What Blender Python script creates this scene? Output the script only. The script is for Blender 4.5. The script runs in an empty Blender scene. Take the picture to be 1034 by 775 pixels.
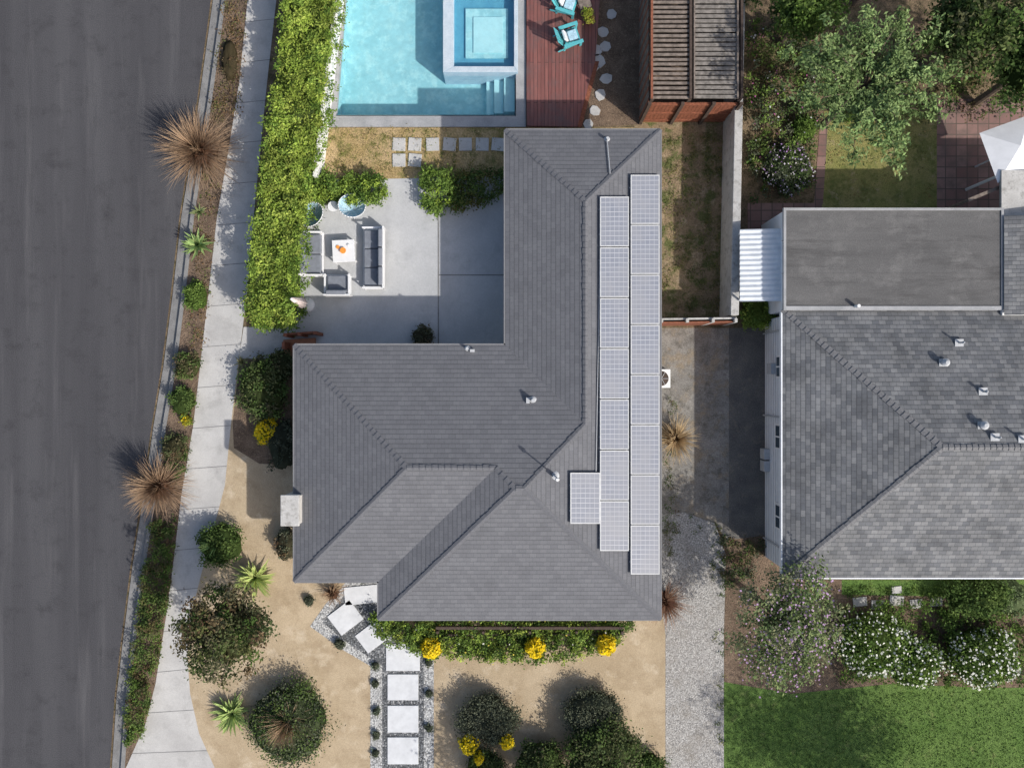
import bpy, bmesh, math, random
import numpy as np
from mathutils import Vector, Matrix
random.seed(7); rng=np.random.default_rng(7)
H=31.0; S=1034/(H*36/28); G=0.12
def W(px,py,z=G):
    f=(H-z)/H/S
    return ((px-517)*f,(387.5-py)*f,z)
def WL(pts,z=G): return [W(a,b,z) for a,b in pts]
scene=bpy.context.scene
# ---------------------------------------------------------------- materials
def newmat(name):
    m=bpy.data.materials.new(name); m.use_nodes=True
    nt=m.node_tree; b=nt.nodes['Principled BSDF']; return m,nt,b
def N(nt,t,**kw):
    n=nt.nodes.new(t)
    for k,v in kw.items():
        if k in n.inputs: n.inputs[k].default_value=v
        else: setattr(n,k,v)
    return n
def mixc(nt,a,b,f,mode='MIX'):
    n=nt.nodes.new('ShaderNodeMix'); n.data_type='RGBA'; n.blend_type=mode
    def setv(s,v):
        if isinstance(v,(tuple,list)): s.default_value=(*v[:3],1)
        elif isinstance(v,float): s.default_value=v
        else: nt.links.new(v,s)
    setv(n.inputs[0],f); setv(n.inputs[6],a); setv(n.inputs[7],b)
    return n.outputs[2]
def ramp(nt,fac,lo,hi,a=0.0,b=1.0):
    n=nt.nodes.new('ShaderNodeMapRange'); n.inputs[1].default_value=lo; n.inputs[2].default_value=hi
    n.inputs[3].default_value=a; n.inputs[4].default_value=b
    nt.links.new(fac,n.inputs[0]); return n.outputs[0]
def coords(nt,rot=0,scale=(1,1,1),uv=False):
    t=nt.nodes.new('ShaderNodeTexCoord'); m=nt.nodes.new('ShaderNodeMapping')
    m.inputs['Rotation'].default_value=(0,0,rot); m.inputs['Scale'].default_value=scale
    nt.links.new(t.outputs['UV' if uv else 'Object'],m.inputs[0]); return m.outputs[0]
def noise(nt,vec,scale,detail=3,rough=.6):
    n=N(nt,'ShaderNodeTexNoise',Scale=scale,Detail=detail,Roughness=rough); nt.links.new(vec,n.inputs['Vector']); return n.outputs[0]
def grey(nt,s):
    cc=nt.nodes.new('ShaderNodeCombineColor')
    for i in range(3): nt.links.new(s,cc.inputs[i])
    return cc.outputs[0]
def gmat(name,c1,c2,scale=.6,c3=None,s3=3.0,t3=(.5,.65),fine=30,famt=.25,rough=.92,bump=.3,bd=.02,rot=0,asc=(1,1,1),spec=.2,c4=None,s4=1.0,t4=(.5,.6)):
    m,nt,b=newmat(name); v=coords(nt); va=coords(nt,rot,asc)
    c=mixc(nt,c1,c2,ramp(nt,noise(nt,va,scale,4),.35,.65))
    if c3: c=mixc(nt,c,c3,ramp(nt,noise(nt,v,s3,5,.7),*t3))
    if c4: c=mixc(nt,c,c4,ramp(nt,noise(nt,va,s4,4,.7),*t4))
    nf=noise(nt,v,fine,2,.7)
    c=mixc(nt,c,grey(nt,ramp(nt,nf,.25,.75,1-famt,1+famt)),1.0,'MULTIPLY')
    nt.links.new(c,b.inputs['Base Color']); b.inputs['Roughness'].default_value=rough
    b.inputs['Specular IOR Level'].default_value=spec
    bp=N(nt,'ShaderNodeBump',Strength=bump,Distance=bd); nt.links.new(nf,bp.inputs['Height']); nt.links.new(bp.outputs[0],b.inputs['Normal'])
    return m
def pmat(name,c,rough=.6,var=.12,scale=8):
    m,nt,b=newmat(name); v=coords(nt)
    c=mixc(nt,tuple(x*(1-var) for x in c),tuple(min(1,x*(1+var)) for x in c),ramp(nt,noise(nt,v,scale,3),.3,.7))
    nt.links.new(c,b.inputs['Base Color']); b.inputs['Roughness'].default_value=rough; b.inputs['Specular IOR Level'].default_value=.3
    return m
def gravelmat(name,c1,c2,c3,vs=14,bump=.8,edge=.4,patch=None):
    m,nt,b=newmat(name); v=coords(nt)
    vo=N(nt,'ShaderNodeTexVoronoi',Scale=vs); nt.links.new(v,vo.inputs['Vector'])
    sep=nt.nodes.new('ShaderNodeSeparateColor'); nt.links.new(vo.outputs['Color'],sep.inputs[0])
    c=mixc(nt,c1,c2,sep.outputs[0]); c=mixc(nt,c,c3,ramp(nt,sep.outputs[1],.7,.9))
    c=mixc(nt,c,tuple(x*edge for x in c1),ramp(nt,vo.outputs['Distance'],.4,.8))
    c=mixc(nt,c,patch or tuple(x*.6 for x in c1),ramp(nt,noise(nt,v,.9,5,.7),.5,.72,0,.75))
    nt.links.new(c,b.inputs['Base Color']); b.inputs['Roughness'].default_value=.9
    bp=N(nt,'ShaderNodeBump',Strength=bump,Distance=.02); bp.invert=True; nt.links.new(vo.outputs['Distance'],bp.inputs['Height']); nt.links.new(bp.outputs[0],b.inputs['Normal'])
    return m
def shinglemat(name,c1,c2,cm,row=.19,bw=.3,varc=.2,ms=.009):
    m,nt,b=newmat(name); v=coords(nt,uv=True); o=coords(nt)
    br=N(nt,'ShaderNodeTexBrick',Scale=1.0); br.offset=.5
    br.inputs['Brick Width'].default_value=bw; br.inputs['Row Height'].default_value=row
    br.inputs['Mortar Size'].default_value=ms; br.inputs['Mortar Smooth'].default_value=.4
    br.inputs['Color1'].default_value=(*c1,1); br.inputs['Color2'].default_value=(*c2,1); br.inputs['Mortar'].default_value=(*cm,1)
    nt.links.new(v,br.inputs['Vector'])
    sx=nt.nodes.new('ShaderNodeSeparateXYZ'); nt.links.new(v,sx.inputs[0])
    d=N(nt,'ShaderNodeMath',operation='DIVIDE'); nt.links.new(sx.outputs[1],d.inputs[0]); d.inputs[1].default_value=row
    fr=N(nt,'ShaderNodeMath',operation='FRACT'); nt.links.new(d.outputs[0],fr.inputs[0])
    g=ramp(nt,noise(nt,o,1.1,5,.65),.3,.7,1-varc,1+varc*.8)
    g2=ramp(nt,noise(nt,o,38,2,.7),.25,.75,.82,1.18)
    mu=N(nt,'ShaderNodeMath',operation='MULTIPLY'); nt.links.new(g,mu.inputs[0]); nt.links.new(g2,mu.inputs[1])
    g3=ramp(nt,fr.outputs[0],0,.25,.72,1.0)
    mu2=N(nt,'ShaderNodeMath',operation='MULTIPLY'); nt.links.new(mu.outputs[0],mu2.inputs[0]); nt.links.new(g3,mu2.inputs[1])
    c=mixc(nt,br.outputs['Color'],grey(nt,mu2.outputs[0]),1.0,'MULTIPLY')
    nt.links.new(c,b.inputs['Base Color']); b.inputs['Roughness'].default_value=.85; b.inputs['Specular IOR Level'].default_value=.25
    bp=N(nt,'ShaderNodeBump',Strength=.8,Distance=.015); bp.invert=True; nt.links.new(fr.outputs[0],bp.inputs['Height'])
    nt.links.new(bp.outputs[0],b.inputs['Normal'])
    return m
def woodmat(name,c1,c2,horiz=True,board=.14):
    m,nt,b=newmat(name)
    br=N(nt,'ShaderNodeTexBrick',Scale=1.0); br.inputs['Brick Width'].default_value=3.1; br.inputs['Row Height'].default_value=board
    br.inputs['Mortar Size'].default_value=.008
    br.inputs['Color1'].default_value=(*c1,1); br.inputs['Color2'].default_value=(*c2,1); br.inputs['Mortar'].default_value=(.015,.01,.008,1)
    v=coords(nt,0 if horiz else math.pi/2); nt.links.new(v,br.inputs['Vector'])
    n=noise(nt,coords(nt,0,(1.5,25,25) if horiz else (25,1.5,25)),1,4)
    c=mixc(nt,br.outputs['Color'],grey(nt,ramp(nt,n,.3,.7,.7,1.25)),1.0,'MULTIPLY'); c=mixc(nt,c,(.13,.085,.08),ramp(nt,noise(nt,coords(nt),1.4,5,.7),.45,.72,0,.85))
    nt.links.new(c,b.inputs['Base Color']); b.inputs['Roughness'].default_value=.6
    return m
def folmat():
    m,nt,b=newmat('foliage'); a=N(nt,'ShaderNodeAttribute',attribute_name='tint')
    out=nt.nodes['Material Output']
    nt.nodes.remove(b); df=nt.nodes.new('ShaderNodeBsdfDiffuse')
    tr=nt.nodes.new('ShaderNodeBsdfTranslucent'); nt.links.new(a.outputs['Color'],tr.inputs['Color'])
    nt.links.new(a.outputs['Color'],df.inputs['Color'])
    mx=N(nt,'ShaderNodeMixShader',Fac=.22); nt.links.new(df.outputs[0],mx.inputs[1]); nt.links.new(tr.outputs[0],mx.inputs[2]); nt.links.new(mx.outputs[0],out.inputs[0])
    return m
FOL=folmat()
M={}
M['asphalt']=gmat('asphalt',(.060,.059,.064),(.078,.077,.082),scale=.5,c3=(.05,.049,.053),s3=1.1,t3=(.52,.75),fine=26,famt=.28,rot=-.12,asc=(1.6,.1,1),bump=.4,c4=(.105,.103,.107),s4=.8,t4=(.55,.8))
M['gutter']=gmat('gutter_concrete',(.17,.168,.165),(.25,.247,.24),scale=2,fine=30)
M['concrete']=gmat('sidewalk_concrete',(.42,.41,.395),(.51,.50,.48),scale=.8,c3=(.33,.32,.305),s3=1.8,t3=(.52,.8),fine=25,famt=.1)
M['patio']=gmat('patio_concrete',(.42,.425,.43),(.49,.495,.495),scale=.7,c3=(.34,.345,.35),s3=1.3,t3=(.52,.85),fine=20,famt=.08)
M['drive']=gmat('driveway_concrete',(.19,.18,.165),(.27,.255,.23),scale=1.0,c3=(.12,.11,.095),s3=3.0,t3=(.46,.7),fine=22,famt=.35,bump=.5,c4=(.24,.20,.15),s4=1.6,t4=(.5,.65))
M['oldasph']=gmat('old_asphalt',(.11,.105,.10),(.16,.15,.135),scale=1.4,c3=(.22,.19,.15),s3=4,t3=(.55,.75),fine=24,famt=.4,bump=.5)
M['gravel']=gravelmat('driveway_gravel',(.32,.305,.285),(.42,.405,.38),(.54,.52,.49),vs=24,edge=.6,patch=(.22,.195,.16),bump=.6)
M['pebble']=gravelmat('white_pebbles',(.45,.45,.44),(.65,.65,.63),(.2,.2,.2),vs=18)
M['dark']=gravelmat('dark_gravel',(.09,.095,.10),(.19,.20,.21),(.38,.38,.38),vs=18)
M['dg']=gmat('decomposed_granite',(.39,.305,.20),(.47,.375,.255),scale=.7,c3=(.30,.225,.14),s3=1.6,t3=(.48,.8),fine=26,famt=.2,bump=.35,c4=(.54,.45,.33),s4=1.3,t4=(.55,.75))
M['soil']=gmat('soil',(.14,.10,.065),(.22,.16,.10),scale=.8,c3=(.08,.07,.035),s3=3,t3=(.45,.65),fine=18,famt=.4,bump=.7,bd=.04)
M['mulch']=gmat('mulch',(.12,.085,.06),(.19,.135,.095),scale=2,c3=(.27,.205,.14),s3=9,t3=(.55,.7),fine=22,famt=.5,bump=.9,bd=.04)
M['dry']=gmat('dry_grass',(.33,.24,.11),(.42,.31,.17),scale=.9,c3=(.16,.15,.05),s3=2.5,t3=(.5,.66),fine=18,famt=.4,bump=.7,bd=.04)
M['yard']=gmat('yard_dirt',(.27,.20,.12),(.20,.15,.095),scale=.8,c3=(.10,.11,.04),s3=1.9,t3=(.48,.6),fine=20,famt=.4,bump=.7,bd=.04,c4=(.34,.27,.18),s4=2.2,t4=(.55,.7))
M['lawn']=gmat('lawn_grass',(.09,.16,.035),(.125,.20,.05),scale=.7,c3=(.065,.11,.03),s3=6,t3=(.48,.75),fine=22,famt=.5,bump=1,bd=.05,c4=(.17,.20,.07),s4=1.8,t4=(.58,.75))
M['lawn2']=gmat('yellowing_lawn_grass',(.22,.22,.07),(.28,.25,.10),scale=.9,c3=(.13,.15,.045),s3=3,t3=(.48,.66),fine=24,famt=.45,bump=.9,bd=.05,c4=(.33,.27,.16),s4=2,t4=(.58,.7))
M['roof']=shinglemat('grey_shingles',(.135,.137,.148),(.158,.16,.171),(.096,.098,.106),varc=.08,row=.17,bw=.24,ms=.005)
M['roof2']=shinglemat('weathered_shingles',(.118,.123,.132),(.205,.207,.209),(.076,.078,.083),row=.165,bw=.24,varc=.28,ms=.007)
M['cap']=pmat('ridge_cap',(.13,.132,.143),.85,.15,20)
M['cap2']=pmat('weathered_ridge_cap',(.16,.16,.165),.85,.25,20)
M['flat']=gmat('rolled_roofing',(.105,.103,.102),(.135,.132,.13),scale=.7,c3=(.18,.175,.17),s3=1.2,t3=(.5,.8),fine=26,famt=.22,asc=(.25,1.5,1),c4=(.08,.078,.077),s4=1.5,t4=(.5,.7))
M['stucco']=pmat('stucco',(.52,.50,.47),.9)
M['white']=pmat('white_paint',(.75,.75,.74),.6,.05)
M['nbwall']=pmat('white_siding',(.74,.76,.78),.8,.06,2)
M['fascia']=pmat('fascia',(.19,.19,.195),.6,.1)
M['glass']=pmat('window_glass',(.05,.07,.09),.08,.05)
M['metal']=pmat('galvanised_metal',(.45,.46,.47),.4,.1)
M['wood']=woodmat('redwood_deck_boards',(.17,.06,.052),(.23,.09,.075),horiz=False,board=.14)
M['redwood']=pmat('red_stained_wood',(.22,.08,.045),.7,.35,12)
M['greywood']=pmat('weathered_brown_wood',(.19,.155,.13),.85,.4,6)
M['greywood2']=pmat('weathered_grey_wood',(.20,.18,.16),.85,.4,6)
M['darkwood']=pmat('dark_wood',(.07,.05,.04),.8,.3)
M['bark']=gmat('bark',(.10,.075,.055),(.17,.13,.10),scale=8,fine=40,famt=.3,bump=.8)
M['coping']=gmat('pool_coping',(.29,.295,.30),(.37,.37,.375),scale=2,fine=25,famt=.12)
M['spacop']=gmat('spa_coping',(.42,.50,.56),(.52,.58,.63),scale=3,fine=25,famt=.15)
M['spatile']=gmat('spa_tile',(.35,.50,.62),(.42,.56,.66),scale=3,fine=30,famt=.12,rough=.4)
M['plaster']=gmat('pool_plaster',(.29,.545,.60),(.34,.60,.65),scale=.8,c3=(.42,.67,.70),s3=2.4,t3=(.48,.62),fine=3.5,famt=.10,rough=.8,bump=.1)  # pale mottling imitates caustic light on the pool floor, put into the colour
M['plaster2']=gmat('spa_plaster',(.42,.67,.71),(.47,.71,.74),scale=2,fine=6,famt=.06)
M['plaster3']=gmat('spa_deep_plaster',(.13,.34,.48),(.16,.39,.52),scale=2,fine=6,famt=.06)
M['blockwall']=gmat('block_wall',(.42,.41,.39),(.5,.49,.47),scale=1.5,c3=(.3,.29,.27),s3=4,fine=25,famt=.12)
M['cushion']=pmat('grey_cushion',(.19,.205,.235),.95,.12)
M['frame']=pmat('white_frame',(.72,.72,.72),.5,.04)
M['teal']=pmat('teal_paint',(.10,.42,.46),.5,.1)
M['blue']=pmat('pale_blue_fabric',(.36,.54,.64),.8,.3,14)
M['orange']=pmat('orange_bowl',(.8,.3,.05),.5)
M['pink']=pmat('faded_canvas',(.62,.52,.49),.9)
M['canvas']=pmat('white_canvas',(.72,.73,.75),.9,.06,3)
M['paver']=pmat('white_paver',(.60,.61,.62),.9,.1,3)
M['terra']=pmat('terracotta',(.36,.16,.09),.8)
M['corr']=pmat('corrugated_white_metal',(.66,.69,.72),.4,.1,3)
def brickmat():
    m,nt,b=newmat('brick_paving'); v=coords(nt)
    br=N(nt,'ShaderNodeTexBrick',Scale=1.0); br.inputs['Brick Width'].default_value=.42; br.inputs['Row Height'].default_value=.42; br.offset=0
    br.inputs['Mortar Size'].default_value=.02
    br.inputs['Color1'].default_value=(.20,.11,.095,1); br.inputs['Color2'].default_value=(.29,.18,.155,1); br.inputs['Mortar'].default_value=(.10,.075,.06,1)
    nt.links.new(v,br.inputs['Vector'])
    c=mixc(nt,br.outputs['Color'],(.13,.095,.08),ramp(nt,noise(nt,v,2,5),.45,.7,0,.8)); nt.links.new(c,b.inputs['Base Color']); b.inputs['Roughness'].default_value=.85
    return m
M['brick']=brickmat()
def panelmat():
    m,nt,b=newmat('solar_cells'); v=coords(nt,uv=True)
    br=N(nt,'ShaderNodeTexBrick',Scale=1.0); br.offset=0; br.inputs['Brick Width'].default_value=1/6; br.inputs['Row Height'].default_value=1/10
    br.inputs['Mortar Size'].default_value=.006; br.inputs['Mortar Smooth'].default_value=0
    br.inputs['Color1'].default_value=(.185,.20,.24,1); br.inputs['Color2'].default_value=(.21,.225,.265,1); br.inputs['Mortar'].default_value=(.40,.41,.44,1)
    nt.links.new(v,br.inputs['Vector'])
    c=mixc(nt,br.outputs['Color'],(.26,.265,.285),ramp(nt,noise(nt,coords(nt),.8,3),.4,.65,0,.6)); nt.links.new(c,b.inputs['Base Color'])
    b.inputs['Roughness'].default_value=.25; return m
M['panel']=panelmat()
def watermat():
    m,nt,b=newmat('pool_water'); out=nt.nodes['Material Output']; nt.nodes.remove(b)
    t=nt.nodes.new('ShaderNodeBsdfTransparent'); t.inputs[0].default_value=(.89,.975,.985,1)
    g=nt.nodes.new('ShaderNodeBsdfGlossy'); g.inputs['Roughness'].default_value=.05
    mx=N(nt,'ShaderNodeMixShader',Fac=.06)
    nt.links.new(t.outputs[0],mx.inputs[1]); nt.links.new(g.outputs[0],mx.inputs[2]); nt.links.new(mx.outputs[0],out.inputs[0])
    bp=N(nt,'ShaderNodeBump',Strength=.6,Distance=.08); nt.links.new(noise(nt,coords(nt),3.5,3),bp.inputs['Height']); nt.links.new(bp.outputs[0],g.inputs['Normal'])
    return m
M['water']=watermat()
# ---------------------------------------------------------------- mesh builder
def empty(name,loc=(0,0,0)):
    e=bpy.data.objects.new(name,None); scene.collection.objects.link(e); e.location=loc; return e
class MB:
    def __init__(s): s.v=[];s.f=[];s.m=[];s.mats=[];s.uv={}
    def mi(s,m):
        m=M[m] if isinstance(m,str) else m
        if m not in s.mats: s.mats.append(m)
        return s.mats.index(m)
    def face(s,pts,m,uv=None):
        i=len(s.v); s.v+= [tuple(p) for p in pts]; s.f.append(list(range(i,i+len(pts)))); s.m.append(s.mi(m))
        if uv: s.uv[len(s.f)-1]=uv
    def prism(s,pts,z0,z1,m,top=None):
        pts=[(p[0],p[1]) for p in pts]
        a=sum(pts[i][0]*pts[(i+1)%len(pts)][1]-pts[(i+1)%len(pts)][0]*pts[i][1] for i in range(len(pts)))
        if a<0: pts=pts[::-1]
        n=len(pts); i=len(s.v); s.v+=[(x,y,z0) for x,y in pts]+[(x,y,z1) for x,y in pts]
        k=s.mi(m); s.f.append([i+j for j in range(n)][::-1]); s.m.append(k)
        s.f.append([i+n+j for j in range(n)]); s.m.append(s.mi(top) if top else k)
        for j in range(n): s.f.append([i+j,i+(j+1)%n,i+n+(j+1)%n,i+n+j]); s.m.append(k)
    def box(s,c,d,m,rz=0,mat=None):
        R=mat if mat is not None else Matrix.Rotation(rz,3,'Z'); i=len(s.v); c=Vector(c)
        for z in(-.5,.5):
            for x,y in((-.5,-.5),(.5,-.5),(.5,.5),(-.5,.5)):
                s.v.append(tuple(c+R@Vector((x*d[0],y*d[1],z*d[2]))))
        k=s.mi(m)
        for f in((3,2,1,0),(4,5,6,7),(0,1,5,4),(1,2,6,5),(2,3,7,6),(3,0,4,7)): s.f.append([i+j for j in f]); s.m.append(k)
    def tube(s,p0,p1,r0,r1,m,n=8,cap=True):
        p0=Vector(p0);p1=Vector(p1); d=(p1-p0).normalized(); a=d.orthogonal().normalized(); b=d.cross(a); i=len(s.v)
        for p,r in((p0,r0),(p1,r1)):
            for j in range(n):
                t=2*math.pi*j/n; s.v.append(tuple(p+(a*math.cos(t)+b*math.sin(t))*r))
        k=s.mi(m)
        for j in range(n): s.f.append([i+j,i+(j+1)%n,i+n+(j+1)%n,i+n+j]); s.m.append(k)
        if cap: s.f.append([i+n+j for j in range(n)]); s.m.append(k); s.f.append([i+j for j in range(n)][::-1]); s.m.append(k)
    def done(s,name,parent=None,bevel=0,smooth=False):
        me=bpy.data.meshes.new(name); me.from_pydata(s.v,[],s.f)
        for m in s.mats: me.materials.append(m)
        me.polygons.foreach_set('material_index',s.m)
        if s.uv:
            ul=me.uv_layers.new(name='UVMap')
            for fi,uv in s.uv.items():
                for li,u in zip(me.polygons[fi].loop_indices,uv): ul.data[li].uv=u
        if smooth: me.polygons.foreach_set('use_smooth',[True]*len(me.polygons))
        me.update(); o=bpy.data.objects.new(name,me); scene.collection.objects.link(o)
        if parent: o.parent=parent
        if bevel:
            b=o.modifiers.new('bevel','BEVEL'); b.width=bevel; b.segments=2; b.limit_method='ANGLE'
        return o
def sheet(name,pts,z,m):
    b=MB(); P=WL(pts,z)
    a=sum(P[i][0]*P[(i+1)%len(P)][1]-P[(i+1)%len(P)][0]*P[i][1] for i in range(len(P)))
    if a<0: P=P[::-1]
    b.face(P,m); return b.done(name)
# ---------------------------------------------------------------- foliage builders
def quads_obj(name,V,T,parent=None,faces=None,mat=None):
    me=bpy.data.meshes.new(name); n=len(V); m=len(faces)
    me.vertices.add(n); me.vertices.foreach_set('co',V.astype(np.float32).ravel())
    me.loops.add(m*4); me.loops.foreach_set('vertex_index',faces.astype(np.int32).ravel())
    me.polygons.add(m); me.polygons.foreach_set('loop_start',np.arange(0,m*4,4,dtype=np.int32))
    try: me.polygons.foreach_set('loop_total',np.full(m,4,dtype=np.int32))
    except Exception: pass
    me.update(calc_edges=True)
    ca=me.color_attributes.new('tint','FLOAT_COLOR','POINT')
    ca.data.foreach_set('color',np.concatenate([T,np.ones((n,1))],1).astype(np.float32).ravel())
    me.materials.append(mat or FOL)
    o=bpy.data.objects.new(name,me); scene.collection.objects.link(o)
    if parent: o.parent=parent
    return o
def leafarr(C,T,L,wd,up=.5):
    n=len(C); d=rng.normal(size=(n,3)); d[:,2]*=.6; d/=np.linalg.norm(d,axis=1)[:,None]
    q=rng.normal(size=(n,3)); q[:,2]+=up*2.0; s=np.cross(d,q); s/=np.linalg.norm(s,axis=1)[:,None]+1e-6
    l=(L*rng.uniform(.6,1.3,n))[:,None]; w=l*wd/2
    nn=np.cross(s,d)
    V=np.stack([C-d*l/2,C+s*w+nn*w*.3,C+d*l/2,C-s*w+nn*w*.3],1).reshape(-1,3)
    return V,np.repeat(T,4,0)
class Fol:
    def __init__(s): s.V=[];s.T=[];s.F=[];s.n=0
    def add(s,V,T,F=None):
        if F is None: F=np.arange(len(V)).reshape(-1,4)
        s.V.append(V); s.T.append(T); s.F.append(F+s.n); s.n+=len(V)
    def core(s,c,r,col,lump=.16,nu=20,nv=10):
        # uneven solid filler for twigs and leaves; inner shade put into its dark colour
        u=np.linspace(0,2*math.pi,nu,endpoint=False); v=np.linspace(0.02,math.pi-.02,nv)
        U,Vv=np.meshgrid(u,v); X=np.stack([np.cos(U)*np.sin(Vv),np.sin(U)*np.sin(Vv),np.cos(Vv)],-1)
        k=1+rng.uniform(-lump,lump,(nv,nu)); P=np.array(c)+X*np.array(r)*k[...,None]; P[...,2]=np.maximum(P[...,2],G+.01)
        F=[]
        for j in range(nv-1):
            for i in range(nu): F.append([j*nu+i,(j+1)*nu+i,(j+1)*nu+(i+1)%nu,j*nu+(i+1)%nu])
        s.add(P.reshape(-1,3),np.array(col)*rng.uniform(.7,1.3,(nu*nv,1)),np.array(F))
    def clumps(s,cc,rad,per,pal,L,wd=.5,flat=.7,jit=.18,up=.5):
        cc=np.asarray(cc); n=len(cc); pal=np.asarray(pal)
        a=rng.integers(0,len(pal),n); b=rng.integers(0,len(pal),n); t=rng.random((n,1))
        ct=pal[a]*t+pal[b]*(1-t); ct=ct*rng.uniform(.75,1.25,(n,1))
        C=np.repeat(cc,per,0)+rng.normal(size=(n*per,3))*rad*np.array([1,1,flat])*.6
        C[:,2]=np.maximum(C[:,2],G+.02)
        T=np.repeat(ct,per,0)*rng.uniform(1-jit,1+jit*1.3,(n*per,1))
        s.add(*leafarr(C,T,L,wd,up))
    def flowers(s,C,cols,L):
        cols=np.asarray(cols); T=cols[rng.integers(0,len(cols),len(C))]*rng.uniform(.85,1.1,(len(C),1)); s.add(*leafarr(np.asarray(C),T,L,.9,2))
    def blades(s,c,n,R,h,w,ce,cm,droop=.5,seg=4,tip=None,up=(.1,1.0)):
        c=np.array(c)
        for i in range(n):
            a=rng.uniform(0,2*math.pi) ; el=rng.uniform(*up)
            ln=R*rng.uniform(.6,1.1); dirh=np.array([math.cos(a),math.sin(a),0]); sd=np.array([-math.sin(a),math.cos(a),0])
            rows=[];cols=[]; j=rng.uniform(.7,1.3)
            wob=rng.uniform(-.35,.35)
            for k in range(seg+1):
                t=k/seg; r=ln*(t*math.cos(el)+ .12*t*t); z=h*(math.sin(el)*t*1.5-droop*t*t*math.cos(el)*.8)+.03
                p=c+dirh*r+sd*wob*r*t+np.array([0,0,max(z,.02)])
                ww=w*(1-t**1.6)*(.6+.9*t if t<.5 else 1.05)+.002
                rows+= [p-sd*ww/2+[0,0,ww*.2],p,p+sd*ww/2+[0,0,ww*.2]]
                e=np.array(ce)*j; m=np.array(cm)*j
                if tip is not None: e=e*(1-t)+np.array(tip)*t*j; m=m*(1-t)+np.array(tip)*t*j
                cols+=[e,m,e]
            F=[]
            for k in range(seg):
                b=k*3; F+=[[b,b+1,b+4,b+3],[b+1,b+2,b+5,b+4]]
            s.add(np.array(rows),np.array(cols),np.array(F))
    def done(s,name,parent=None):
        return quads_obj(name,np.concatenate(s.V),np.concatenate(s.T),parent,faces=np.concatenate(s.F))
def ell(c,r,n,lo=.45):
    d=rng.normal(size=(n,3)); d/=np.linalg.norm(d,axis=1)[:,None]; q=rng.uniform(lo**2,1,n)**.5
    b=1+.14*np.sin(d[:,0]*4+c[0])*np.cos(d[:,1]*5+c[1])
    return np.array(c)+d*np.array(r)*(q*b)[:,None]
def inpoly(P,n):
    P=np.array([(p[0],p[1]) for p in P]); lo=P.min(0);hi=P.max(0); out=[]
    while len(out)<n:
        q=rng.uniform(lo,hi,(n*2,2)); ins=np.zeros(len(q),bool); j=len(P)-1
        for i in range(len(P)):
            c=((P[i,1]>q[:,1])!=(P[j,1]>q[:,1]))&(q[:,0]<(P[j,0]-P[i,0])*(q[:,1]-P[i,1])/(P[j,1]-P[i,1]+1e-12)+P[i,0]); ins^=c; j=i
        out+=list(q[ins])
    return np.array(out[:n])
GR=[(.09,.145,.04),(.13,.185,.055),(.06,.10,.032)]
DK=[(.065,.09,.038),(.095,.12,.05),(.12,.115,.065)]
BR=[(.26,.35,.06),(.35,.42,.09),(.165,.245,.05)]
MD=[(.14,.22,.05),(.19,.28,.065),(.09,.155,.035)]
GY=[(.11,.125,.085),(.08,.095,.062),(.145,.155,.105)]
RB=[(.15,.10,.06),(.10,.11,.05),(.18,.135,.085)]
YL=[(.85,.62,.02),(.78,.6,.04)]
def bush(name,px,py,r,h,pal=MD,n=70,per=45,L=.1,wd=.6,fl=None,nf=0,fL=.07,ry=None,lo=.75):
    z=G+h*.5; c=W(px,py,z); R=r/S*.97; Ry=(ry or r)/S*.97
    f=Fol(); cc=ell(c,(R*.92,Ry*.92,h*.5),n,lo); cc[:,2]=np.abs(cc[:,2]-G)*1.0+G; cc[:,2]=np.where(rng.random(n)<.6,np.maximum(cc[:,2],2*c[2]-cc[:,2]),cc[:,2])
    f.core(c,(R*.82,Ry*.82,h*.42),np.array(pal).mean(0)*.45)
    f.clumps(cc,R*.16+.05,per,pal,L,wd)
    if fl is not None:
        q=ell(c,(R*1.02,Ry*1.02,h*.62),nf*3,.92); q=q[q[:,2]>c[2]+h*.05][:nf]; f.flowers(q,fl,fL)
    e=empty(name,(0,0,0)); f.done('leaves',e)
    b=MB()
    for i in range(7):
        t=ell(c,(R*.6,Ry*.6,h*.3),1)[0]; b.tube((c[0],c[1],G-.02),tuple(t),.03,.01,'bark',6)
    b.done('stems',e); return e
def tree(name,px,py,r,zc,rz,pal=GR,n=90,per=60,L=.14,wd=.55,trunk=.14,fl=None,nf=0,ry=None,lo=.25,fL=.1,cr=.2,flat=.6,core=0):
    c=W(px,py,zc); R=r/S*(H-zc)/H; Ry=(ry or r)/S*(H-zc)/H
    cc=ell(c,(R*.9,Ry*.9,rz),n,lo); f=Fol(); f.clumps(cc,R*cr,per,pal,L,wd,flat)
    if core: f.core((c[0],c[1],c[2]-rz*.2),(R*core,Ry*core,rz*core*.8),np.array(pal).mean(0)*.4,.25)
    if fl is not None:
        top=np.where(cc[:,2]>c[2]-rz*.2)[0]; k=rng.choice(top,nf); q=cc[k]+rng.normal(size=(nf,3))*R*.1; q[:,2]+=.15; f.flowers(q,fl,fL)
    e=empty(name); f.done('crown',e)
    b=MB(); base=Vector((c[0]+.1,c[1]-.08,0)); fk=Vector((c[0],c[1],max(G+.3,zc-rz*.9)))
    b.tube(base,fk,trunk,trunk*.75,'bark',10)
    for i in range(0,n,max(1,n//22)):
        t=Vector(cc[i]); mid=fk.lerp(t,.5)+Vector((random.uniform(-.15,.15),random.uniform(-.15,.15),.15))
        b.tube(fk,mid,trunk*.45,trunk*.28,'bark',7); b.tube(mid,t,trunk*.28,.012,'bark',6)
    b.done('trunk',e); return e
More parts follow.
